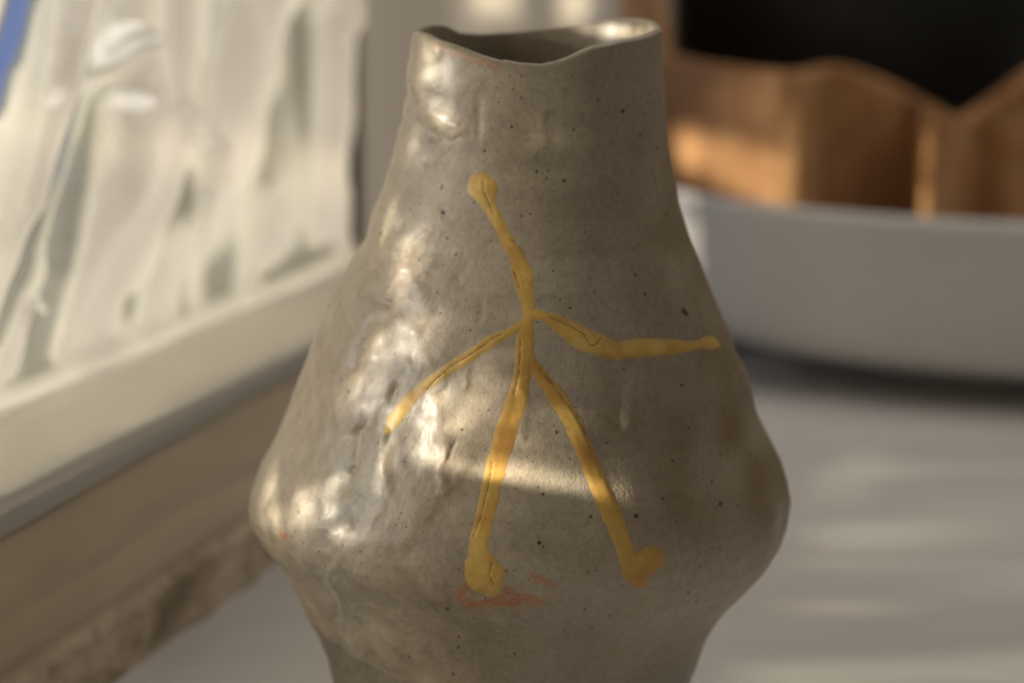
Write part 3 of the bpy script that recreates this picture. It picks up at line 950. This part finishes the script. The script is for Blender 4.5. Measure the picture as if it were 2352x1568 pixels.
# patches of light: centre, two half axes, strength, softness
PATCH = [
    (905, 955, (26, 0), (22, -45), 1.3, 1.0),
    (985, 150, (45, 0), (-8, 95), 1.0, 1.0), (1020, 265, (40, 10), (20, 40), 0.9, 0.9), (950, 340, (18, 0), (0, 50), 1.0, 0.9),
    (930, 605, (38, 22), (40, -90), 1.6, 0.9), (890, 520, (20, 10), (20, -70), 0.7, 0.9), (960, 760, (70, 0), (0, 70), 0.8, 1.0),
    (1000, 965, (110, 0), (-20, 100), 1.5, 1.0), (820, 900, (60, 0), (-10, 55), 0.8, 1.0), (700, 1165, (50, 10), (-20, 60), 1.3, 1.0), (770, 1130, (22, 0), (-10, 60), 1.2, 1.0),
    (615, 1140, (25, 0), (0, 80), 0.9, 1.0), (640, 1195, (20, 0), (0, 30), 0.8, 1.0), (1120, 880, (90, 0), (0, 90), 0.7, 1.0), (790, 1230, (40, 0), (0, 22), 0.8, 1.0),
    (1462, 890, (20, 0), (0, 80), 0.9, 1.0), (1240, 310, (12, 0), (0, 45), 0.6, 1.0), (880, 800, (60, 0), (-20, 60), 0.8, 1.0), (880, 1060, (20, 0), (-10, 60), 1.5, 1.0),
    (1350, 1050, (16, 40), (-14, 6), 0.0, 1.0), (1462, 74, (45, 2), (0, -12), 1.7, 1.0),
]
acc = None
for px, py, ax, ay, st, so in PATCH:
    if st <= 0: continue
    a, b = local(px, py, ax, ay)
    r_ = lmath('SQRT', lmath('ADD', lmath('MULTIPLY', a, a), lmath('MULTIPLY', b, b)))
    g = lrange(r_, 0.15, 1.3, st * 1.0, 0.0)
    acc = g if acc is None else lmath('ADD', acc, g)
# the band with a crisp lower edge
a, b = local(1120, 1090, (200, 40), (0, -110), False)
fadeup = lrange(b, 0.0, 0.65, 1.0, 0.15); edge = lrange(b, -0.10, 0.08, 0.0, 1.0)
win = lmath('MULTIPLY', lrange(a, -1.25, -0.9, 0, 1), lrange(a, 1.1, 1.5, 1, 0))
top_ = lrange(b, 1.2, 2.0, 1, 0)
band = lmath('MULTIPLY', lmath('MULTIPLY', fadeup, edge), lmath('MULTIPLY', win, top_))
acc = lmath('ADD', acc, lmath('MULTIPLY', lmath('MULTIPLY', band, lrange(a, -1.0, 1.2, 1.2, 5.5)), 1.3))
# fine caustic mottling
mp = ln('ShaderNodeMapping'); mp.inputs['Scale'].default_value = (800, 330, 1); lt.links.new(UVW, mp.inputs[0])
fn = ln('ShaderNodeTexNoise'); fn.inputs['Scale'].default_value = 1; fn.inputs['Detail'].default_value = 4; fn.inputs['Roughness'].default_value = 0.6
lt.links.new(mp.outputs[0], fn.inputs['Vector'])
mot = lrange(fn.outputs['Fac'], 0.38, 0.66, 0.25, 1.65)
pat = lmath('ADD', lmath('MULTIPLY', acc, mot), lmath('MULTIPLY', mot, 0.14))
em_ = lt.nodes.get('Emission') or ln('ShaderNodeEmission')
lt.links.new(pat, em_.inputs['Strength'])

# the beam that comes in past the frame falls in loose patches on the orange clay
KEY = GLINT
GLINT.data.use_nodes = True
lt = GLINT.data.node_tree
Minv = GLINT.matrix_world.inverted()
tc = ln('ShaderNodeTexCoord'); sp = ln('ShaderNodeSeparateXYZ')
lt.links.new(tc.outputs['Normal'], sp.inputs[0])
u_ = lmath('DIVIDE', sp.outputs[0], sp.outputs[2]); v_ = lmath('DIVIDE', sp.outputs[1], sp.outputs[2])
cmb = ln('ShaderNodeCombineXYZ'); lt.links.new(u_, cmb.inputs[0]); lt.links.new(v_, cmb.inputs[1])
UVW = UV0 = cmb.outputs[0]
DG = bpy.context.evaluated_depsgraph_get()


def cast(px, py):
    dv = ray(px, py)
    hit = SC.ray_cast(DG, Vector((0, 0, CAM_H)), Vector(dv).normalized())
    return np.array(hit[1])


acc = None
for px, py, ax, ay, st in [(1780, 420, (95, -50), (20, 75), 1.6), (1830, 340, (30, 0), (0, 100), 1.5), (1580, 350, (40, 30), (-10, 50), 1.5), (2150, 355, (22, 0), (0, 60), 2.2), (1275, 0, (85, 0), (0, -70), 2.4), (1090, -40, (70, 0), (0, -120), 0.8), (1700, 240, (120, 10), (0, 60), 0.2), (1600, 560, (330, 10), (0, 200), 0.75), (2280, 650, (130, 0), (0, 55), 0.4), (2150, 528, (260, 12), (0, 20), 0.8)]:
    a, b = local(px, py, ax, ay)
    r_ = lmath('SQRT', lmath('ADD', lmath('MULTIPLY', a, a), lmath('MULTIPLY', b, b)))
    g = lrange(r_, 0.4, 1.25, st, 0.0)
    acc = g if acc is None else lmath('ADD', acc, g)
em_ = lt.nodes.get('Emission') or ln('ShaderNodeEmission')
lt.links.new(lmath('ADD', acc, 0.02), em_.inputs['Strength'])
